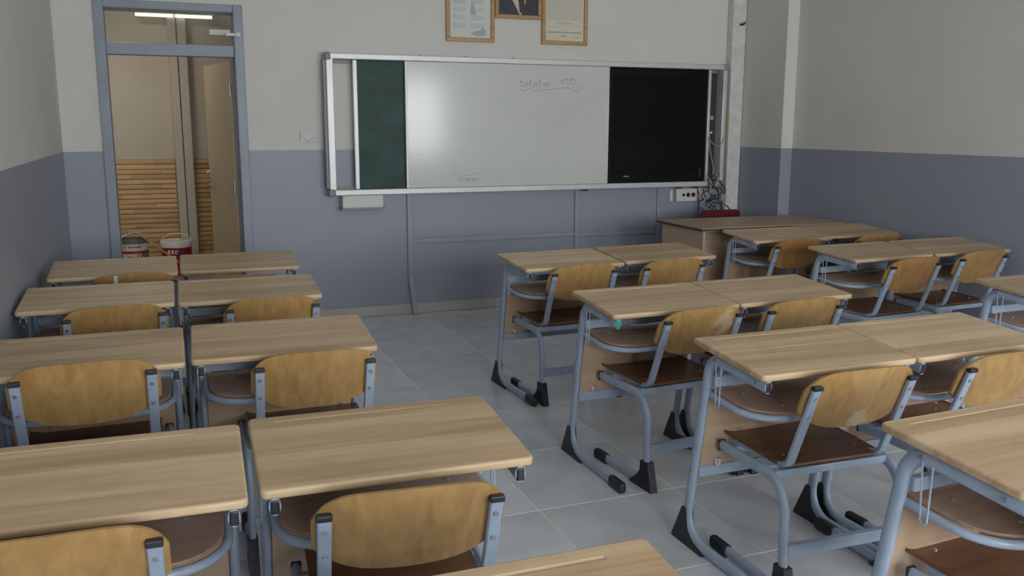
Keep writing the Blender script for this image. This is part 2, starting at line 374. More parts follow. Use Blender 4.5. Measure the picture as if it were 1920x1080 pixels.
skirting('baseboard_left', (XL, -6.6), (XL, 0), (1, 0), [-6.6+.6*k for k in range(12)])
skirting('baseboard_right', (XR, -5.8), (XR, -.63), (-1, 0), [-5.83+.6*k for k in range(9)]+[-.63])

# corner pipe casing
pc = struct(MB().bbox(2.722, 2.857, -.085, -.001, 0, ZC-.001, .012), 'trim_1', 'casing_paint', smooth=40)
h = thing('wall_hook', 'small black hook on a pale clip high on the white corner casing', 'hook', (2.78, -.087, 2.30))
MB().bbox(-.05, .02, -.012, 0, -.012, .014, .004).build('clip', 'white_plastic', h)
MB().sweep(fillet([(0, -.01, .005), (.02, -.035, .0), (.03, -.04, .022)], .008, 4), .008, .008).build('hook', 'black_plastic', h)

# ------------------------------------------------------------------ door frame, transom, open leaf, corridor
df = struct(MB().box(-2.225, -2.165, -.025, .2, 0, 2.275), 'door_1', 'frame_paint')
MB().bbox(-1.342, -1.278, -.025, .2, 0, 2.275, .005).build('jamb', 'frame_paint', df)
MB().bbox(-2.165, -1.342, -.025, .2, 2.222, 2.275, .005).build('frame_head', 'frame_paint', df)
MB().bbox(-2.165, -1.342, 0.0, .09, 1.922, 2.003, .005).build('transom_bar', 'frame_paint', df)
MB().box(-2.165, -1.342, .045, .05, 2.003, 2.222).build('transom_pane', 'clear_glass', df, 0)
MB().bbox(-1.352, -1.342, .1, .16, 0, 1.922, .002).build('door_stop', 'frame_paint', df)
MB().bbox(-1.395, -1.305, -.032, -.026, 2.065, 2.085, .002).bbox(-1.33, -1.30, -.05, -.03, 2.06, 2.09, .004).build('transom_latch', 'white_plastic', df)
tag(MB().bbox(-1.50, -1.36, .040, .043, 2.075, 2.112, .001).build('paper_tape', 'paper', None), 'strip of pale paper tape stuck inside the glass above the door', 'tape')
leaf = thing('door_leaf', 'cream door leaf standing open into the corridor, steel handle on its edge', 'door', (-1.347, .2, 0.008), math.radians(100))
MB().bbox(0, .80, -.02, .02, 0, 1.905, .003).build('door_panel', 'door_paint', leaf)
for z in (.25, 1.0, 1.7): MB().sweep([(0, .025, z-.05), (0, .025, z+.05)], .008, .008).build('hinge', 'bolt_steel', leaf)
hp = MB().bbox(.725, .765, .02, .026, .93, 1.12, .002).build('lock_plate', 'bolt_steel', leaf)
MB().sweep(fillet([(.745, .022, 1.08), (.745, .07, 1.08), (.63, .07, 1.08)], .012, 4), .009, .009).build('door_handle', 'bolt_steel', hp)
MB().disc((.745, .024, .97), (0, 1, 0), .012, .012).build('lock_cylinder', 'bolt_steel', hp)

CY = 2.85
struct(MB().box(-4.2, .6, CY, CY+.2, 0, 2.95), 'wall_corridor', 'corridor_paint')
struct(MB().box(-4.4, -4.2, T, CY+.2, 0, 2.95), 'wall_corridor_left', 'corridor_paint')
struct(MB().box(.6, .8, T, CY+.2, 0, 2.95), 'wall_corridor_right', 'corridor_paint')
struct(MB().box(-4.4, .8, T, CY+.2, 2.95, 3.1), 'ceiling_corridor', 'ceiling_paint')
struct(MB().box(-4.4, .8, .02, CY+.2, -.12, 0), 'floor_corridor', 'corridor_tile')
struct(MB().box(-4.4, XL-T, 0, T, 0, 2.95), 'wall_corridor_near', 'corridor_paint')
cc = struct(MB().bbox(-1.728, -1.652, CY-.14, CY, 0, 2.949, .006), 'wall_corridor_column', 'corridor_paint')
MB().bbox(-1.645, -1.562, CY-.12, CY, 0, 2.949, .006).build('pipe_casing', 'corridor_paint', cc)
wains = struct(MB().box(-4.19, -1.735, CY-.012, CY-.0005, .0, 1.118).box(-1.555, .59, CY-.012, CY-.0005, .0, 1.118), 'trim_2', 'recess_dark')
def slat(x0, x1, z):
    L = x1-x0; pr = [(-.012, 0.001), (-.022, .002), (-.026, .008), (-.027, .024), (-.026, .040), (-.022, .0465), (-.012, .0475)]
    o = MB().prism(pr, -L/2, L/2).build('slat', 'slat_wood', wains, 30); o.location = ((x0+x1)/2, CY, z); return o
for k in range(23):
    z = .004+.0484*k
    j = random.uniform(-2.35, -1.85)
    slat(-3.1, j-.001, z); slat(j+.001, -1.735, z); slat(-1.555, -.7, z)
# corridor lamps: the batten, plus an unseen ceiling lamp added to light the corridor
bl = thing('batten_lamp', 'lit fluorescent batten high on the corridor wall, seen through the door glass', 'lamp', (-1.66, CY-.15, 2.475))
MB().bbox(-.36, .36, -.005, .148, .02, .055, .006).build('housing', 'white_plastic', bl)
for a, b in ((-.345, -.01), (.01, .345)): MB().sweep([(a, -.0, .0), (b, 0, 0)], .016, .016, None, 12).build('tube', 'lamp_white', bl)
cl = thing('corridor_fill_lamp', 'unseen square lamp added on the corridor ceiling to light the corridor', 'lamp', (-2.3, 1.45, 2.949))
MB().bbox(-.32, .32, -.32, .32, -.06, 0, .01).build('housing', 'white_plastic', cl); MB().box(-.29, .29, -.29, .29, -.064, -.0605).build('diffuser', 'fill_lamp_opal', cl, 0)

# ------------------------------------------------------------------ paint buckets and roller pole in the corridor
def arc_patch(r, z0, z1, a0, a1, n=12):
    vs = []; 
    for k in range(n+1):
        a = math.radians(a0+(a1-a0)*k/n); vs += [(r*math.cos(a), r*math.sin(a), z0), (r*math.cos(a), r*math.sin(a), z1)]
    return MB().add(vs, [(2*k, 2*k+2, 2*k+3, 2*k+1) for k in range(n)])
def handle_path(r, zb, zt, tilt, n=14):
    return [(r*math.cos(PI*k/n), tilt*math.sin(PI*k/n), zb+(zt-zb)*math.sin(PI*k/n)) for k in range(n+1)]
b1 = thing('paint_bucket', 'open white paint bucket with red band and lettering beside the left jamb', 'bucket', (-2.152, 2.44, 0), 0, 'paint buckets in the corridor')
MB().lathe([(.112, 0), (.116, .01), (.126, .385), (.120, .385), (.111, .02), (.0, .02)]).build('body', 'bucket_white', b1)
MB().lathe([(.1245, .352), (.131, .356), (.131, .392), (.126, .396), (.119, .394), (.119, .352)]).build('rim', 'bucket_grey', b1)
arc_patch(.1268, .262, .286, 150, 390, 30).build('red_band', 'bucket_red', b1)
arc_patch(.1262, .0, .262, 300, 360, 10).build('grey_patch', 'bucket_grey', b1)
def label_marks(r, zc, words, parent, name, m, a0, da, h):
    mb = MB(); random.seed(3)
    a = a0
    for wdt in words:
        mb2 = arc_patch(r, zc-h/2*random.uniform(.6, 1), zc+h/2*random.uniform(.6, 1), a, a+wdt, 2); mb.add(mb2.v, mb2.f); a += wdt+da
    return mb.build(name, m, parent, 0)
label_marks(.1275, .325, [5, 4, 5, 4, 5, 4, 5, 4], b1, 'lettering', 'bucket_red', 247, 1.6, .016)
for s, a in ((1, 236), (-1, 300)):
    mb = MB(); p = [(0, .022), (s*9, 0), (0, -.022), (s*3.5, 0)]
    mb.add([(.1275*math.cos(math.radians(a-s*x)), .1275*math.sin(math.radians(a-s*x)), .325+z) for x, z in p], [(0, 1, 2, 3)]).build('arrow_mark', 'bucket_red', b1, 0)
label_marks(.1272, .215, [9, 6, 10, 7, 8], b1, 'picture_print', 'bucket_grey', 244, 4, .05)
label_marks(.1274, .245, [10, 8], b1, 'orange_print', 'bucket_orange', 282, 3, .014)
MB().sweep(handle_path(.131, .36, .44, .05), .004, .004).build('handle', 'bolt_steel', b1)
b2 = thing('paint_bucket', 'red paint bucket with white lid and raised white handle, in front of the corridor column', 'bucket', (-1.772, 2.645, 0), 0, 'paint buckets in the corridor')
MB().lathe([(.122, 0), (.127, .01), (.139, .275), (.0, .275)]).build('body', 'bucket_red', b2)
MB().lathe([(.140, .272), (.150, .276), (.151, .325), (.144, .335), (.13, .335), (.125, .328), (.0, .328)]).build('lid', 'bucket_white', b2)
label_marks(.1395, .235, [12, 9, 12], b2, 'picture_print', 'bucket_white', 232, 5, .05)
label_marks(.1397, .225, [10, 12], b2, 'blue_print', 'bucket_blue', 268, 4, .045)
MB().sweep(handle_path(.150, .30, .40, .03), .005, .005).build('handle', 'bucket_white', b2)
MB().bbox(.138, .165, -.012, .012, .12, .31, .004).build('handle_lug', 'bucket_white', b2)
rp = thing('roller_pole', 'thin wooden roller pole leaning on the bucket beside the left jamb', 'pole', (-1.60, 2.40, .010))
MB().sweep([(0, 0, 0), (-.50, -.10, .442)], .009, .009, None, 8).build('shaft', 'pole_wood', rp)
MB().sweep(fillet([(-.49, -.098, .433), (-.525, -.10, .465), (-.60, -.09, .455), (-.60, -.09, .43)], .015, 4), .007, .007).build('roller_frame', 'bolt_steel', rp)

# ------------------------------------------------------------------ sliding board and display
bd = thing('sliding_board', 'long aluminium-framed sliding school board with green and white panels', 'board', (0, 0, 0))
FY = -.115
MB().bbox(-.70, 2.645, FY, -.002, 1.925, 1.967, .006).build('top_rail', 'aluminium', bd)
MB().bbox(-.69, 2.64, FY, -.002, .945, .988, .006).build('bottom_rail', 'aluminium', bd)
MB().bbox(-.728, -.676, FY, -.002, .985, 1.935, .006).build('end_rail', 'aluminium', bd)
MB().bbox(2.63, 2.668, FY, -.002, .985, 1.935, .006).build('end_rail', 'aluminium', bd)
for x, s in ((-.735, 1), (2.674, -1)):
    for z0_, z1_ in ((1.915, 1.973), (.938, .996)):
        a, b = sorted((x, x+s*.045)); MB().bbox(a, b, FY-.006, -.001, z0_, z1_, .014, 3).build('corner_cap', 'rail_grey', bd)
MB().box(-.745, -.729, -.10, -.002, 1.0, 1.92).build('side_strip', 'rail_grey', bd, 0)
MB().box(-.67, 2.62, -.03, -.02, 1.90, 1.924).box(-.67, 2.62, -.03, -.02, .989, 1.005).build('guide_track', 'rail_grey', bd, 0)
gp = MB().bbox(-.527, -.10, -.072, -.054, .989, 1.924, .003).build('green_panel', 'chalk_green', bd)
MB().bbox(-.530, -.498, -.082, -.050, .989, 1.924, .004).build('panel_edge', 'aluminium', gp)
wp = MB().bbox(-.143, 1.548, -.104, -.086, .989, 1.924, .003).build('white_panel', 'white_enamel', bd)
MB().bbox(-.147, -.131, -.107, -.084, .989, 1.924, .003).build('panel_edge', 'aluminium', wp)
MB().bbox(1.541, 1.551, -.107, -.084, .989, 1.924, .003).build('panel_edge', 'aluminium', wp)
MB().box(2.515, 2.63, -.018, -.004, .99, 1.924).build('back_plate', 'recess_dark', bd, 0)
MB().bbox(2.507, 2.532, -.082, -.030, .989, 1.924, .004).build('panel_edge', 'aluminium', bd)
for z, r, m in ((1.525, .020, 'cable_grey'), (1.40, .011, 'white_plastic')):
    MB().disc((2.585, -.030, z), (0, 1, 0), r, .012).build('plug_socket', m, bd)
for x in (-.02, .33, .72): MB().bbox(x-.008, x+.008, -.10, -.08, 1.966, 1.974, .003).build('screw_tab', 'grey_plastic', bd)
for x in (1.36, 2.25, 2.42): MB().bbox(x-.015, x+.015, -.10, -.06, .930, .946, .003).build('rail_foot', 'black_plastic', bd)
GL = {  # one-line handwriting
 't': [[(.35, 1.5), (.3, .3), (.45, 0), (.75, .1)], [(.0, 1.0), (.7, 1.05)]],
 'e': [[(.05, .5), (.6, .6), (.5, .95), (.2, .85), (.1, .3), (.35, 0), (.75, .15)]],
 'l': [[(.1, .4), (.45, 1.6), (.25, 1.5), (.2, .2), (.4, 0), (.6, .15)]],
 'a': [[(.6, .9), (.2, .85), (.05, .3), (.3, .05), (.6, .7), (.62, .1), (.85, .1)]],
 'f': [[(.6, 1.5), (.35, 1.6), (.25, .9), (.2, -.6), (.0, -.5)], [(.0, .8), (.6, .9)]],
 'r': [[(.05, .9), (.15, .0), (.2, .6), (.45, .95), (.7, .85)]],
 'i': [[(.2, .9), (.2, .1), (.45, .1)], [(.22, 1.3), (.24, 1.35)]],
 'c': [[(.65, 1.3), (.3, 1.4), (.05, .7), (.25, .05), (.7, .2)]],
 'm': [[(.05, 0), (.1, .9), (.3, .8), (.35, .05), (.4, .8), (.6, .8), (.65, .05), (.8, .05)]],
 '1': [[(.1, 1.1), (.4, 1.5), (.4, 0)]],
 'D': [[(.1, 1.5), (.1, 0), (.6, .2), (.8, .8), (.5, 1.4), (.05, 1.5)]],
 's': [[(.6, .9), (.25, .9), (.2, .6), (.55, .4), (.5, .05), (.1, .05)]], '.': [[(.1, .0), (.15, .08)]], ' ': []}
def smooth_path(p):
    if len(p) < 3: return p
    q = [p[0]]
    for i in range(len(p)-1):
        p0 = p[max(i-1, 0)]; p1 = p[i]; p2 = p[i+1]; p3 = p[min(i+2, len(p)-1)]
        for t in (.25, .5, .75, 1):
            q.append(tuple(.5*(2*b+(c-a)*t+(2*a-5*b+4*c-d)*t*t+(3*b-a-3*c+d)*t**3) for a, b, c, d in zip(p0, p1, p2, p3)))
    return q
def strokes(lines, y, r, name, m, parent):
    mb = MB()
    for L in lines: mb.sweep([(x, y, z) for x, z in smooth_path(L)], r, r*.4, None, 5)
    return mb.build(name, m, parent, 0)
def write(text, x, z, w, h, slope=0.0):
    out = []
    for ch in text:
        for s in GL[ch]: out.append([(x+px*w, z+py*h+slope*(x+px*w)) for px, py in s])
        x += w*(.8 if ch != ' ' else 1.0)
    return out
strokes(write('telafer', .765, 1.757, .050, .033, 0.0) + write('etti', 1.115, 1.780, .050, .036), -.1045, .0026, 'handwriting', 'marker_ink', wp)
strokes([[(.76, 1.745), (.80, 1.722), (.85, 1.740), (.90, 1.722), (1.0, 1.735), (1.15, 1.752), (1.21, 1.745), (1.26, 1.728), (1.295, 1.75), (1.285, 1.775)]], -.1045, .0022, 'underline', 'marker_ink', wp)
strokes(write('cremer', .262, 1.035, .034, .020), -.1045, .0024, 'handwriting', 'marker_ink', wp)
strokes([[(.20, 1.105), (.28, 1.09), (.36, 1.075)], [(.30, 1.07), (.40, 1.09), (.49, 1.11)], [(.19, 1.08), (.24, 1.075)], [(.27, 1.13), (.35, 1.112), (.36, 1.105)]], -.1045, .0014, 'smudged_strokes', 'print_soft', wp)
for x, z in ((.292, 1.80), (.335, 1.765), (-.06, 1.24), (1.46, 1.04)): MB().disc((x, -.1052, z), (0, 1, 0), .004, .002, 8).build('dot', 'marker_ink', wp)
strokes(write('1', -.482, 1.80, .03, .022) + write('Ders', -.452, 1.80, .027, .022), -.0724, .0030, 'chalk_writing', 'chalk', gp)
strokes([[(-.485, 1.785), (-.43, 1.788), (-.37, 1.79)], [(-.47, 1.60), (-.44, 1.615)], [(-.48, 1.42), (-.465, 1.425)]], -.0724, .0026, 'chalk_line', 'chalk', gp)

tv = thing('touch_display', 'large black flat display mounted at the right end of the board', 'display', (0, 0, 0))
MB().bbox(1.556, 2.498, -.080, -.032, .990, 1.921, .006).build('bezel', 'bezel_black', tv)
MB().box(1.600, 2.424, -.0822, -.0795, 1.063, 1.864).build('screen', 'screen_glass', tv, 0)
lg = MB()
for k, dx in enumerate((0, .010, .020, .030, .040)): lg.box(1.712+dx, 1.719+dx, -.0812, -.0798, 1.036, 1.046)
lg.build('logo', 'cable_grey', tv, 0)
MB().box(2.44, 2.46, -.0812, -.0798, 1.02, 1.10).build('sticker', 'socket_red', tv, 0)

bx = thing('ribbed_box', 'small white ribbed box with a ledge fixed under the left end of the board', 'box', (-.48, -.001, .895))
MB().bbox(-.155, .15, -.10, 0, -.045, .048, .005).build('body', 'white_plastic', bx)
for k in range(6): MB().box(-.15, .145, -.1025, -.099, -.036+k*.014, -.030+k*.014).build('rib', 'paper', bx, 0)
MB().bbox(-.165, .168, -.122, 0, -.058, -.044, .004).build('ledge', 'grey_plastic', bx)

sk = thing('socket_strip', 'white triple wall socket box with dark round outlets under the display', 'socket', (2.35, -.001, .87))
MB().bbox(-.098, .108, -.045, 0, -.056, .056, .006).build('housing', 'white_plastic', sk)
for x, r in ((-.030, .014), (.016, .020), (.066, .020)): MB().disc((x, -.0445, 0), (0, -1, 0), r, .003, 18).build('outlet', 'socket_red', sk)
MB().bbox(-.150, -.122, -.02, 0, -.052, .045, .003).build('cover_plate', 'white_plastic', sk)
MB().bbox(.130, .245, -.02, 0, -.050, .050, .004).build('cover_plate', 'white_plastic', sk)

sw = thing('light_switch', 'small cream double light switch on the wall left of the board', 'switch', (-.853, -.001, 1.375))
MB().bbox(-.062, .062, -.012, 0, -.045, .045, .006).build('plate', 'casing_paint', sw)
for x in (-.04, .044): MB().bbox(x-.010, x+.010, -.022, -.011, -.010, .010, .004).build('button', 'white_plastic', sw)
MB().sweep(fillet([(-.028, -.016, -.012), (0, -.02, -.034), (.028, -.016, -.012)], .02, 5), .006, .005).build('pull_bar', 'casing_paint', sw)

tr = thing('cable_trunking', 'blue-painted cable trunking running down and along the wall below the board', 'trunking', (-.105, 0, 0))
MB().bbox(-.020, .020, -.022, -.001, .26, .944, .004).build('vertical_run', 'trunking_paint', tr)
MB().bbox(-.020, .022, -.024, 0, 0, .30, .004).xf(lambda x, y, z: (x+.022*(1-z/.3), y-.05*(1-z/.3)-.001, z+.002)).build('loose_end', 'trunking_paint', tr)
MB().bbox(.020, 1.405, -.018, -.001, .553, .590, .004).build('horizontal_run', 'trunking_paint', tr)
MB().bbox(1.406, 1.444, -.020, -.001, .08, .944, .004).build('vertical_run', 'trunking_paint', tr)
MB().bbox(1.444, 2.185, -.016, -.001, .545, .578, .004).build('horizontal_run', 'trunking_paint', tr)
MB().bbox(2.186, 2.214, -.018, -.001, .35, .944, .004).build('vertical_run', 'trunking_paint', tr)

def cable(pts, m, label, r=.005, group='cables hanging by the display'):
    o = MB().sweep([tuple(p) for p in smooth_path(pts)], r, r, None, 6).build('cable', m); return tag(o, label, 'cable', group)
random.seed(11)
tangle = 'thin dark cable in the tangle hanging below the right end of the board'
for k in range(9):
    x = 2.50+.015*k; p = [(x, -.126, 1.02+.03*random.random())]
    for z in (.96, .90, .85, .80): p.append((min(2.70, max(2.44, x+random.uniform(-.09, .11))), -.128-.03*random.random(), z+random.uniform(-.02, .02)))
    p.append((x+random.uniform(-.06, .10), -.10-.05*random.random(), .70)); p.append((x+random.uniform(-.05, .05), -.08, .40)); 
    cable(p, 'cable_black' if k % 3 else 'cable_grey', tangle, random.uniform(.0035, .006))
cable([(2.515, -.088, 1.36), (2.54, -.12, 1.31), (2.60, -.13, 1.29), (2.65, -.12, 1.34), (2.69, -.105, 1.46), (2.70, -.05, 1.66)], 'cable_yellow', 'yellow-green cable looping across the gap at the right end of the board', .0045)
cable([(2.55, -.05, 1.42), (2.56, -.06, 1.25), (2.60, -.06, 1.1), (2.585, -.07, 1.002)], 'cable_grey', 'grey cable hanging inside the dark gap beside the display', .0045)
cable([(2.455, -.045, .92), (2.465, -.06, .86), (2.47, -.05, .70), (2.47, -.02, .42)], 'cable_black', 'black cable dropping straight down beside the socket box', .005)
cable([(2.52, -.045, .915), (2.53, -.06, .85), (2.60, -.07, .80), (2.68, -.09, .79), (2.76, -.10, .74), (2.80, -.11, .60)], 'cable_black', 'black cable sagging right across the foot of the corner casing', .004)
# loose black plug boxes on the tangle
tag(MB().bbox(2.60, 2.65, -.20, -.165, .82, .88, .008).build('plug_adapter', 'grey_plastic'), 'pale grey plug adapter caught in the tangle of cables', 'adapter')

# ------------------------------------------------------------------ framed prints
def picture(x0, x1, z0, z1, label):
    t = thing('framed_print', label, 'picture', ((x0+x1)/2, -.001, z0), 0, 'framed prints above the board'); hw = (x1-x0)/2-.002; H = z1-z0; f = .030
    MB().bbox(-hw, hw, -.028, 0, 0, f, .004).build('frame_bottom', 'picture_wood', t); MB().bbox(-hw, hw, -.028, 0, H-f, H, .004).build('frame_top', 'picture_wood', t)
    for s in (-1, 1):
        a, b = sorted((s*hw, s*(hw-f))); MB().bbox(a, b, -.028, 0, f, H-f, .004).build('frame_side', 'picture_wood', t)
    return t, hw-f, f, H
t, hw, f, H = picture(.202, .594, 2.087, 2.66, 'left framed print, pale sheet with two grey columns of verse')
MB().box(-hw, hw, -.010, -.002, f, H-f).build('sheet', 'paper', t, 0)
def lines(t, rows, m, y=-.0108):
    mb = MB()
    for (xa, xb, z, h) in rows:
        x = xa
        while x < xb-.004:
            w_ = min(random.uniform(.008, .03), xb-x); mb.box(x, x+w_, y, y+.0006, z, z+h); x += w_+.005
    return tag(mb.build('printed_lines', m, t, 0), kind='stuff')
rows = []
for st in range(8):
    for k in range(4):
        zz = f+.075+st*.058+k*.0095
        rows += [(-.135, -.03-random.random()*.01, zz, .004), (.005, .11+random.random()*.01, zz, .004)]
lines(t, rows, 'print_soft')
MB().add([(x, -.0112, z) for x, z in ((0, f+.03), (.05, f+.012), (.12, f+.02), (.13, f+.05), (.10, f+.085), (.085, f+.055), (.04, f+.05))], [(0, 1, 2, 3, 4, 5, 6)]).build('grey_drawing', 'print_soft', t, 0)
MB().add([(x, -.0112, z) for x, z in ((.0, f+.175), (.05, f+.17), (.035, f+.21), (.025, f+.26), (.005, f+.24))], [(0, 1, 2, 3, 4)]).build('grey_drawing', 'print_soft', t, 0)
t, hw, f, H = picture(.594, .987, 2.272, 2.80, 'middle framed print, hung higher, showing a dark suit')
MB().box(-hw, hw, -.010, -.002, f, H-f).build('sheet', 'suit_print', t, 0)
MB().add([(x, -.0108, z) for x, z in ((.015, f+.0), (.03, f+.01), (-.035, f+.22), (-.10, f+.20))], [(0, 1, 2, 3)]).build('shirt', 'shirt_print', t, 0)
MB().add([(x, -.0112, z) for x, z in ((.012, f+.02), (.035, f+.015), (.03, f+.22), (-.01, f+.22))], [(0, 1, 2, 3)]).build('tie', 'tie_print', t, 0)
MB().add([(x, -.0108, z) for x, z in ((.055, f+.09), (.065, f+.08), (.05, f+.22), (.03, f+.22))], [(0, 1, 2, 3)]).build('lapel', 'shirt_print', t, 0)
t, hw, f, H = picture(.987, 1.388, 2.089, 2.66, 'right framed print, cream sheet densely filled with small text')
MB().box(-hw, hw, -.010, -.002, f, H-f).build('sheet', 'cream_paper', t, 0)
rows = [(-.15+.0*k, .15, f+.165+k*.0125, .0045) for k in range(26)] + [(-.07, .06, f+.135, .006), (-.15, -.06, f+.105, .004), (.05, .15, f+.115, .004)]
lines(t, rows, 'print_soft')
lines(t, [(-.15, .15, f+.062, .009), (-.04, .02, f+.035, .008), (.07, .14, f+.028, .004)], 'print_grey')

# ------------------------------------------------------------------ school desk
TILT = .0812
def make_desk():
    r = thing('school_desk', 'x', 'desk')
    top = plank(rounded_rect(-.299, .299, -.393, 0, .016), -.021, 0, .0055, (-.240, .205, -.046, -.033, .0035))
    top.xf(lambda x, y, z: (x, y*math.cos(TILT)+z*-math.sin(TILT), .76+y*math.sin(TILT)+z*math.cos(TILT))).build('desktop', 'desk_wood', r, 50)
    for s in (-1, 1):
        x = s*.270
        path = fillet([(x, -.42, .024), (x, .047, .024), (x, -.070, .7115), (x, -.378, .6865)], [.10, .075], 9)
        fr = MB().sweep(path, .0125, .021, (1, 0, 0), 14).build('side_frame', 'steel_paint', r, 60)
        MB().prism([(.024, .135), (.046, .135), (.108, .006), (.106, 0), (-.085, 0), (-.075, .012), (-.02, .028), (.012, .058)], x-.0165, x+.0165).build('heel_boot', 'black_plastic', fr, 30)
        MB().bbox(x-.0165, x+.0165, -.452, -.345, 0, .047, .012, 3).build('toe_cap', 'black_plastic', fr)
        MB().bbox(x-.0095, x+.0095, -.382, -.374, .670, .702, .004).build('hollow_or_cap', 'black_plastic', fr)  # black block paints in the shade inside the open tube end
        for y, z in ((-.115, .708), (-.335, .690)): MB().disc((x+s*.0115, y, z), (s, 0, 0), .0055, .005, 8).build('bolt', 'bolt_steel', fr)
        yy = -.132
        MB().sweep(fillet([(x+s*.012, yy+.012, .698), (x+s*.015, yy+.004, .558), (x+s*.015, yy-.006, .548), (x+s*.015, yy-.016, .558), (x+s*.012, yy-.018, .696)], .004, 3), .0026, .0026, None, 6).build('bag_hook', 'steel_paint', r)
    pn = MB().box(-.257, .257, -.008, .008, .300, .575).xf(lambda x, y, z: (x, y+.046-.165*z, z)).build('modesty_panel', 'panel_wood', r, 0)
    rl = MB().bbox(-.26, .26, -.018, .012, .262, .300, .004).build('panel_rail', 'steel_paint', r)
    for s in (-1, 1): MB().bbox(s*.19-.012, s*.19+.012, -.024, -.014, .295, .325, .003).disc((s*.19, -.023, .312), (0, -1, 0), .005, .005, 8).build('rail_bracket', 'bolt_steel', rl)
    MB().bbox(-.26, .26, -.085, -.060, .604, .640, .004).build('cross_bar', 'steel_paint', r)
    def shz(y): return .573+.07*(y+.05)
    st = fillet([(-.258, -.045, shz(-.045)), (-.258, -.315, shz(-.315)), (.258, -.315, shz(-.315)), (.258, -.045, shz(-.045))], .125, 9)
    MB().sweep(st, .0115, .0115, None, 8).build('shelf_tube', 'steel_paint', r, 60)
    pts = [(-.25, -.05)]
    c = .12
    for cx_, a0, a1 in ((-.25+c, 180, 270), (.25-c, 270, 360)):
        for k in range(8): a = math.radians(a0+(a1-a0)*k/7); pts.append((cx_+c*math.cos(a), -.307+c+c*math.sin(a)))
    pts.append((.25, -.05))
    sb = plank(pts, 0, .008, .002).xf(lambda x, y, z: (x, y, z+shz(y)+.0105)).build('shelf_board', 'shelf_wood', r)
    for x, y in ((-.17, -.12), (.17, -.12), (-.12, -.26), (.12, -.26)): MB().disc((x, y, shz(y)+.0180), (0, 0, 1), .006, .003, 8).build('screw', 'bolt_steel', sb)
    return r

# ------------------------------------------------------------------ school chair
def make_chair():
    r = thing('school_chair', 'x', 'chair')
    outl = rounded_rect(-.20, .20, .118, .500, .045, 6)
    st = plank(outl, -.010, 0, .003).xf(lambda x, y, z: (x*(1-.12*max(0, (.25-y)/.4)), y, .425+z+.05*(y-.3)-.9*max(0, y-.43)**1.5+.10*(x*x-.02))).build('seat', 'seat_wood', r)
    for x in (-.14, .14):
        for y in (.19, .42): MB().disc((x, y, .4235+.05*(y-.3)), (0, 0, 1), .006, .004, 8).build('screw', 'bolt_steel', st)
    # bent plywood back
    N = 24; vs = []; xs = [-.202*math.cos(PI*k/N) for k in range(N+1)]
    def pt(x, z, off):
        u = abs(x)/.202; y = .017+(.70-z)*.395-.030*(1-u*u)+off; return (x, y, z)
    R = 6
    for off in (.0, .010):
        for x in xs:
            u = abs(x)/.202; zt = .752-.012*u*u-.058*u**7; zb = .548+.014*u*u+.052*u**4
            for k in range(R+1): vs.append(pt(x, zb+(zt-zb)*k/R, off))
    fs = []; W = R+1; o2 = (N+1)*W
    for i in range(N):
        for k in range(R):
            a = i*W+k; fs += [(a, a+1, a+W+1, a+W), (o2+a, o2+a+W, o2+a+W+1, o2+a+1)]
        fs += [(i*W, (i+1)*W, o2+(i+1)*W, o2+i*W), (i*W+R, o2+i*W+R, o2+(i+1)*W+R, (i+1)*W+R)]
    for k in range(R): fs += [(k, o2+k, o2+k+1, k+1), (N*W+k, N*W+k+1, o2+N*W+k+1, o2+N*W+k)]
    MB().add(vs, fs).build('backrest', 'chair_wood', r, 45)
    for s in (-1, 1):
        x = s*.177
        path = fillet([(x, -.001, .698), (x, .112, .412), (x, .40, .404)], .05, 7)
        n = 8; pm = MB(); P = path
        # flat oblong post
        rings = []
        for i, p in enumerate(P):
            tg = (P[min(i+1, len(P)-1)]-P[max(i-1, 0)]).normalized(); Nn = tg.cross(Vector((1, 0, 0))).normalized()
            rings.append([p+Vector((dx, 0, 0))+Nn*dn for dx, dn in ((-.0145, -.005), (-.0115, -.008), (.0115, -.008), (.0145, -.005), (.0145, .005), (.0115, .008), (-.0115, .008), (-.0145, .005))])
        pm.add([v for q in rings for v in q], [(i*8+k, i*8+(k+1) % 8, (i+1)*8+(k+1) % 8, (i+1)*8+k) for i in range(len(P)-1) for k in range(8)] + [tuple(range(7, -1, -1)), tuple(range((len(P)-1)*8, len(P)*8))])
        po = pm.build('back_post', 'steel_paint', r, 40)
        MB().bbox(x-.016, x+.016, -.012, .008, .692, .706, .003).build('post_cap', 'black_plastic', po)
        for z in (.664, .598): MB().disc((x, (.698-z)*.395-.0085, z), (0, -1, -.39), .006, .005, 10).build('rivet', 'bolt_steel', po)
        x = s*.222
        path = fillet([(x, .415, .386), (x, .060, .386), (x, .050, .024), (x, .40, .024)], [.105, .075], 9)
        lg_ = MB().sweep(path, .0125, .019, (1, 0, 0), 12).build('leg_frame', 'steel_paint', r, 60)
        MB().prism([(.026, .118), (.076, .118), (.080, .075), (.10, .048), (.15, .010), (.15, 0), (-.006, 0)], x-.0165, x+.0165).build('heel_boot', 'black_plastic', lg_, 30)
        MB().bbox(x-.0165, x+.0165, .345, .448, 0, .045, .012, 3).build('toe_cap', 'black_plastic', lg_)
        MB().bbox(x-.013, x+.013, .410, .420, .366, .406, .003).build('hollow_or_cap', 'black_plastic', lg_)
    MB().bbox(-.215, .215, .120, .150, .374, .400, .004).build('seat_rail', 'steel_paint', r)
    MB().bbox(-.215, .215, .350, .375, .376, .400, .004).build('seat_rail', 'steel_paint', r)
    MB().bbox(-.215, .215, .036, .060, .148, .188, .004).build('leg_stretcher', 'steel_paint', r)
    return r

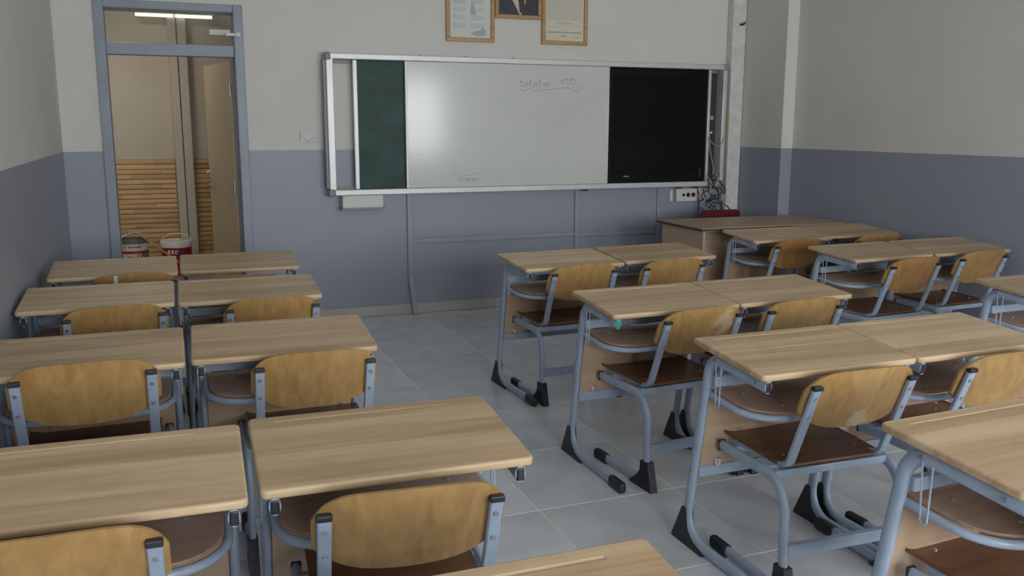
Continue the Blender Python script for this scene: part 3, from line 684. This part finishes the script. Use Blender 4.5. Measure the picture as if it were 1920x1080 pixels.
# back-left corner of each top, turn
DESKS = [
 (-2.426, -1.576, .002, 'left desk of the pair nearest the doorway, in the left-hand rows'),
 (-1.808, -1.554, -.030, 'right desk of the pair nearest the doorway, bare blue wall behind it'),
 (-2.452, -2.398, -.012, 'left desk of the second pair from the doorway, against the left wall'),
 (-1.838, -2.420, -.024, 'right desk of the second pair from the doorway'),
 (-2.440, -3.430, -.010, 'left desk of the third pair from the doorway, cut by the left edge'),
 (-1.816, -3.420, -.034, 'right desk of the third pair from the doorway'),
 (-2.342, -4.566, -.040, 'left desk of the fourth pair from the doorway, largest top cut by left edge'),
 (-1.724, -4.563, -.028, 'right desk of the fourth pair from the doorway, whole large top beside the aisle'),
 (-1.735, -5.460, -.010, 'nearest desk at the bottom edge, only a corner of its top showing'),
 (-.170, -2.112, .050, 'left desk of the farthest pair right of the aisle, below the white panel'),
 (.455, -2.050, .034, 'right desk of the farthest pair right of the aisle'),
 (-.258, -3.280, .006, 'desk with a green end cap, second pair right of the aisle'),
 (.346, -3.268, .016, 'right desk of the second pair right of the aisle'),
 (-.245, -4.218, .000, 'left desk of the third pair right of the aisle, frame fully in view'),
 (.357, -4.218, .010, 'right desk of the third pair right of the aisle, top reaching right edge'),
 (-.300, -5.130, .040, 'desk with a pink end cap in the lower right corner'),
 (1.682, -1.560, -.020, 'left desk of the pair pushed against the teacher table'),
 (2.300, -1.530, -.020, 'right desk of the pair pushed against the teacher table, near right wall'),
 (1.675, -2.450, .045, 'left desk of the second pair beside the right wall'),
 (2.315, -2.420, .0, 'right desk of the second pair beside the right wall, touching wall corner'),
 (1.645, -3.663, .020, 'desk cut by the right edge at mid height, curved grey frame showing'),
]
CHAIRS = [   # post-top middle, turn, scale
 (-2.03, -2.06, .0, 1, 'chair at the left desk nearest the doorway, only a strip of back with pale tape'),
 (-1.53, -2.29, -.02, 1, 'chair at the right desk nearest the doorway, barely a sliver of back showing'),
 (-2.085, -2.890, .08, 1, 'chair at the left desk of the second pair from the doorway'),
 (-1.471, -2.919, .025, 1, 'chair at the right desk of the second pair from the doorway'),
 (-2.129, -3.906, .02, 1.04, 'chair at the left edge, whole back visible behind the third pair from the doorway'),
 (-1.452, -3.900, -.023, 1, 'chair beside the aisle at the third pair from the doorway'),
 (-2.114, -5.045, -.03, 1, 'nearest chair in the bottom left corner, back cut by the bottom edge'),
 (-1.448, -5.072, -.09, 1, 'large near chair back at bottom centre, beside the aisle'),
 (.162, -2.560, .03, 1, 'chair at the left desk of the farthest pair right of the aisle'),
 (.706, -2.560, .02, 1, 'chair at the right desk of the farthest pair right of the aisle'),
 (.116, -3.745, .08, 1, 'chair with pale scuffed back at the desk with the green end cap'),
 (.625, -3.737, .003, 1, 'chair at the right desk of the second pair right of the aisle'),
 (.064, -4.694, -.029, 1, 'chair with pale worn patch low on its back, third pair right of the aisle'),
 (.663, -4.700, .0, 1, 'chair cut by the right edge at the third pair right of the aisle'),
 (.000, -5.610, .03, 1, 'chair in the lower right corner, only its brown seat showing'),
 (1.920, -2.090, .0, 1, 'left chair of the pair behind the teacher table, darker back'),
 (2.600, -2.060, .0, 1, 'right chair of the pair behind the teacher table, only back top showing'),
 (1.990, -2.983, .07, 1, 'left chair of the second pair beside the right wall, reddish back'),
 (2.590, -2.900, .05, 1, 'right chair of the second pair beside the right wall, closest to the wall'),
]
proto = make_desk(); desks = []
for i, (x, y, a, lab) in enumerate(DESKS):
    o = proto if i == 0 else copy_tree(proto); desks.append(o)
    o.location = (x+.299*math.cos(a), y+.299*math.sin(a), 0); o.rotation_euler = (0, 0, a); tag(o, lab, 'desk', 'school desks')
cproto = make_chair(); chairs = []
for i, (x, y, a, s, lab) in enumerate(CHAIRS):
    o = cproto if i == 0 else copy_tree(cproto); chairs.append(o)
    o.location = (x, y, 0); o.rotation_euler = (0, 0, a); o.scale = (s, s, s); tag(o, lab, 'chair', 'school chairs')
def recolour(desk, name, sign):
    """turn the dark hollow at one end of a side frame into a coloured plastic plug"""
    fr = [c for c in desk.children if c.name.startswith('side_frame')]
    for f_ in fr:
        if sum(v.co.x for v in f_.data.vertices)*sign > 0:
            for c in f_.children:
                if c.name.startswith('hollow_or_cap'):
                    c.data = c.data.copy(); c.data.materials[0] = MATS[name]
                    c['label'] = ('green' if 'green' in name else 'pink')+' plastic end cap'
recolour(desks[11], 'green_plastic', -1); recolour(desks[15], 'pink_plastic', -1)
for i_, m_ in ((10, 'chair_wood_scuffed'), (12, 'chair_wood_worn'), (15, 'chair_wood_red'), (17, 'chair_wood_red')):
    for c in chairs[i_].children:
        if c.name.startswith('backrest'): c.data = c.data.copy(); c.data.materials[0] = MATS[m_]
# tape on the back of the first chair
tp = MB().box(-.092, -.074, -.0105, -.0085, .685, .744).xf(lambda x, y, z: (x, y+(.70-z)*.395, z)).build('tape', 'paper', chairs[0], 0)

# ------------------------------------------------------------------ teacher's table and red chair
tt = thing('teacher_table', 'wide wooden teacher table with panelled sides in the far right corner', 'table', (2.19, -1.185, 0), math.radians(-1.2))
plank(rounded_rect(-.61, .61, -.315, .315, .012), .738, .762, .002).build('tabletop', 'teacher_wood', tt)
MB().box(-.612, .612, -.317, .317, .742, .757).build('edge_band', 'recess_dark', tt, 0)
for s in (-1, 1): MB().bbox(s*.575-.009, s*.575+.009, -.29, .28, 0, .738, .002).build('side_panel', 'panel_wood', tt)
MB().bbox(-.565, .565, -.175, -.157, .06, .738, .002).build('front_panel', 'panel_wood', tt)
MB().bbox(.25, .56, -.15, .25, .30, .736, .003).build('drawer_unit', 'panel_wood', tt)
rc = thing('red_chair', 'dark red padded chair behind the teacher table, only its back top showing', 'chair', (2.335, -.56, 0), 0)
bm = MB().bbox(-.205, .205, -.022, .022, .50, .788, .02, 3); bm.xf(lambda x, y, z: (x*(1-.18*max(0, (z-.70)/.09)**2), y+.03*(1-(x/.2)**2)-.02, z)).build('backrest', 'red_cloth', rc)
MB().bbox(-.22, .22, -.42, .0, .43, .49, .02, 3).xf(lambda x, y, z: (x, y*.75, z)).build('seat', 'red_cloth', rc)
for s in (-1, 1):
    MB().sweep([(s*.19, .035, .01), (s*.19, .02, .45), (s*.17, .035, .70)], .011, .011, None, 8).build('back_leg', 'black_plastic', rc)
    MB().sweep([(s*.19, -.28, .01), (s*.18, -.27, .44)], .011, .011, None, 8).build('front_leg', 'black_plastic', rc)
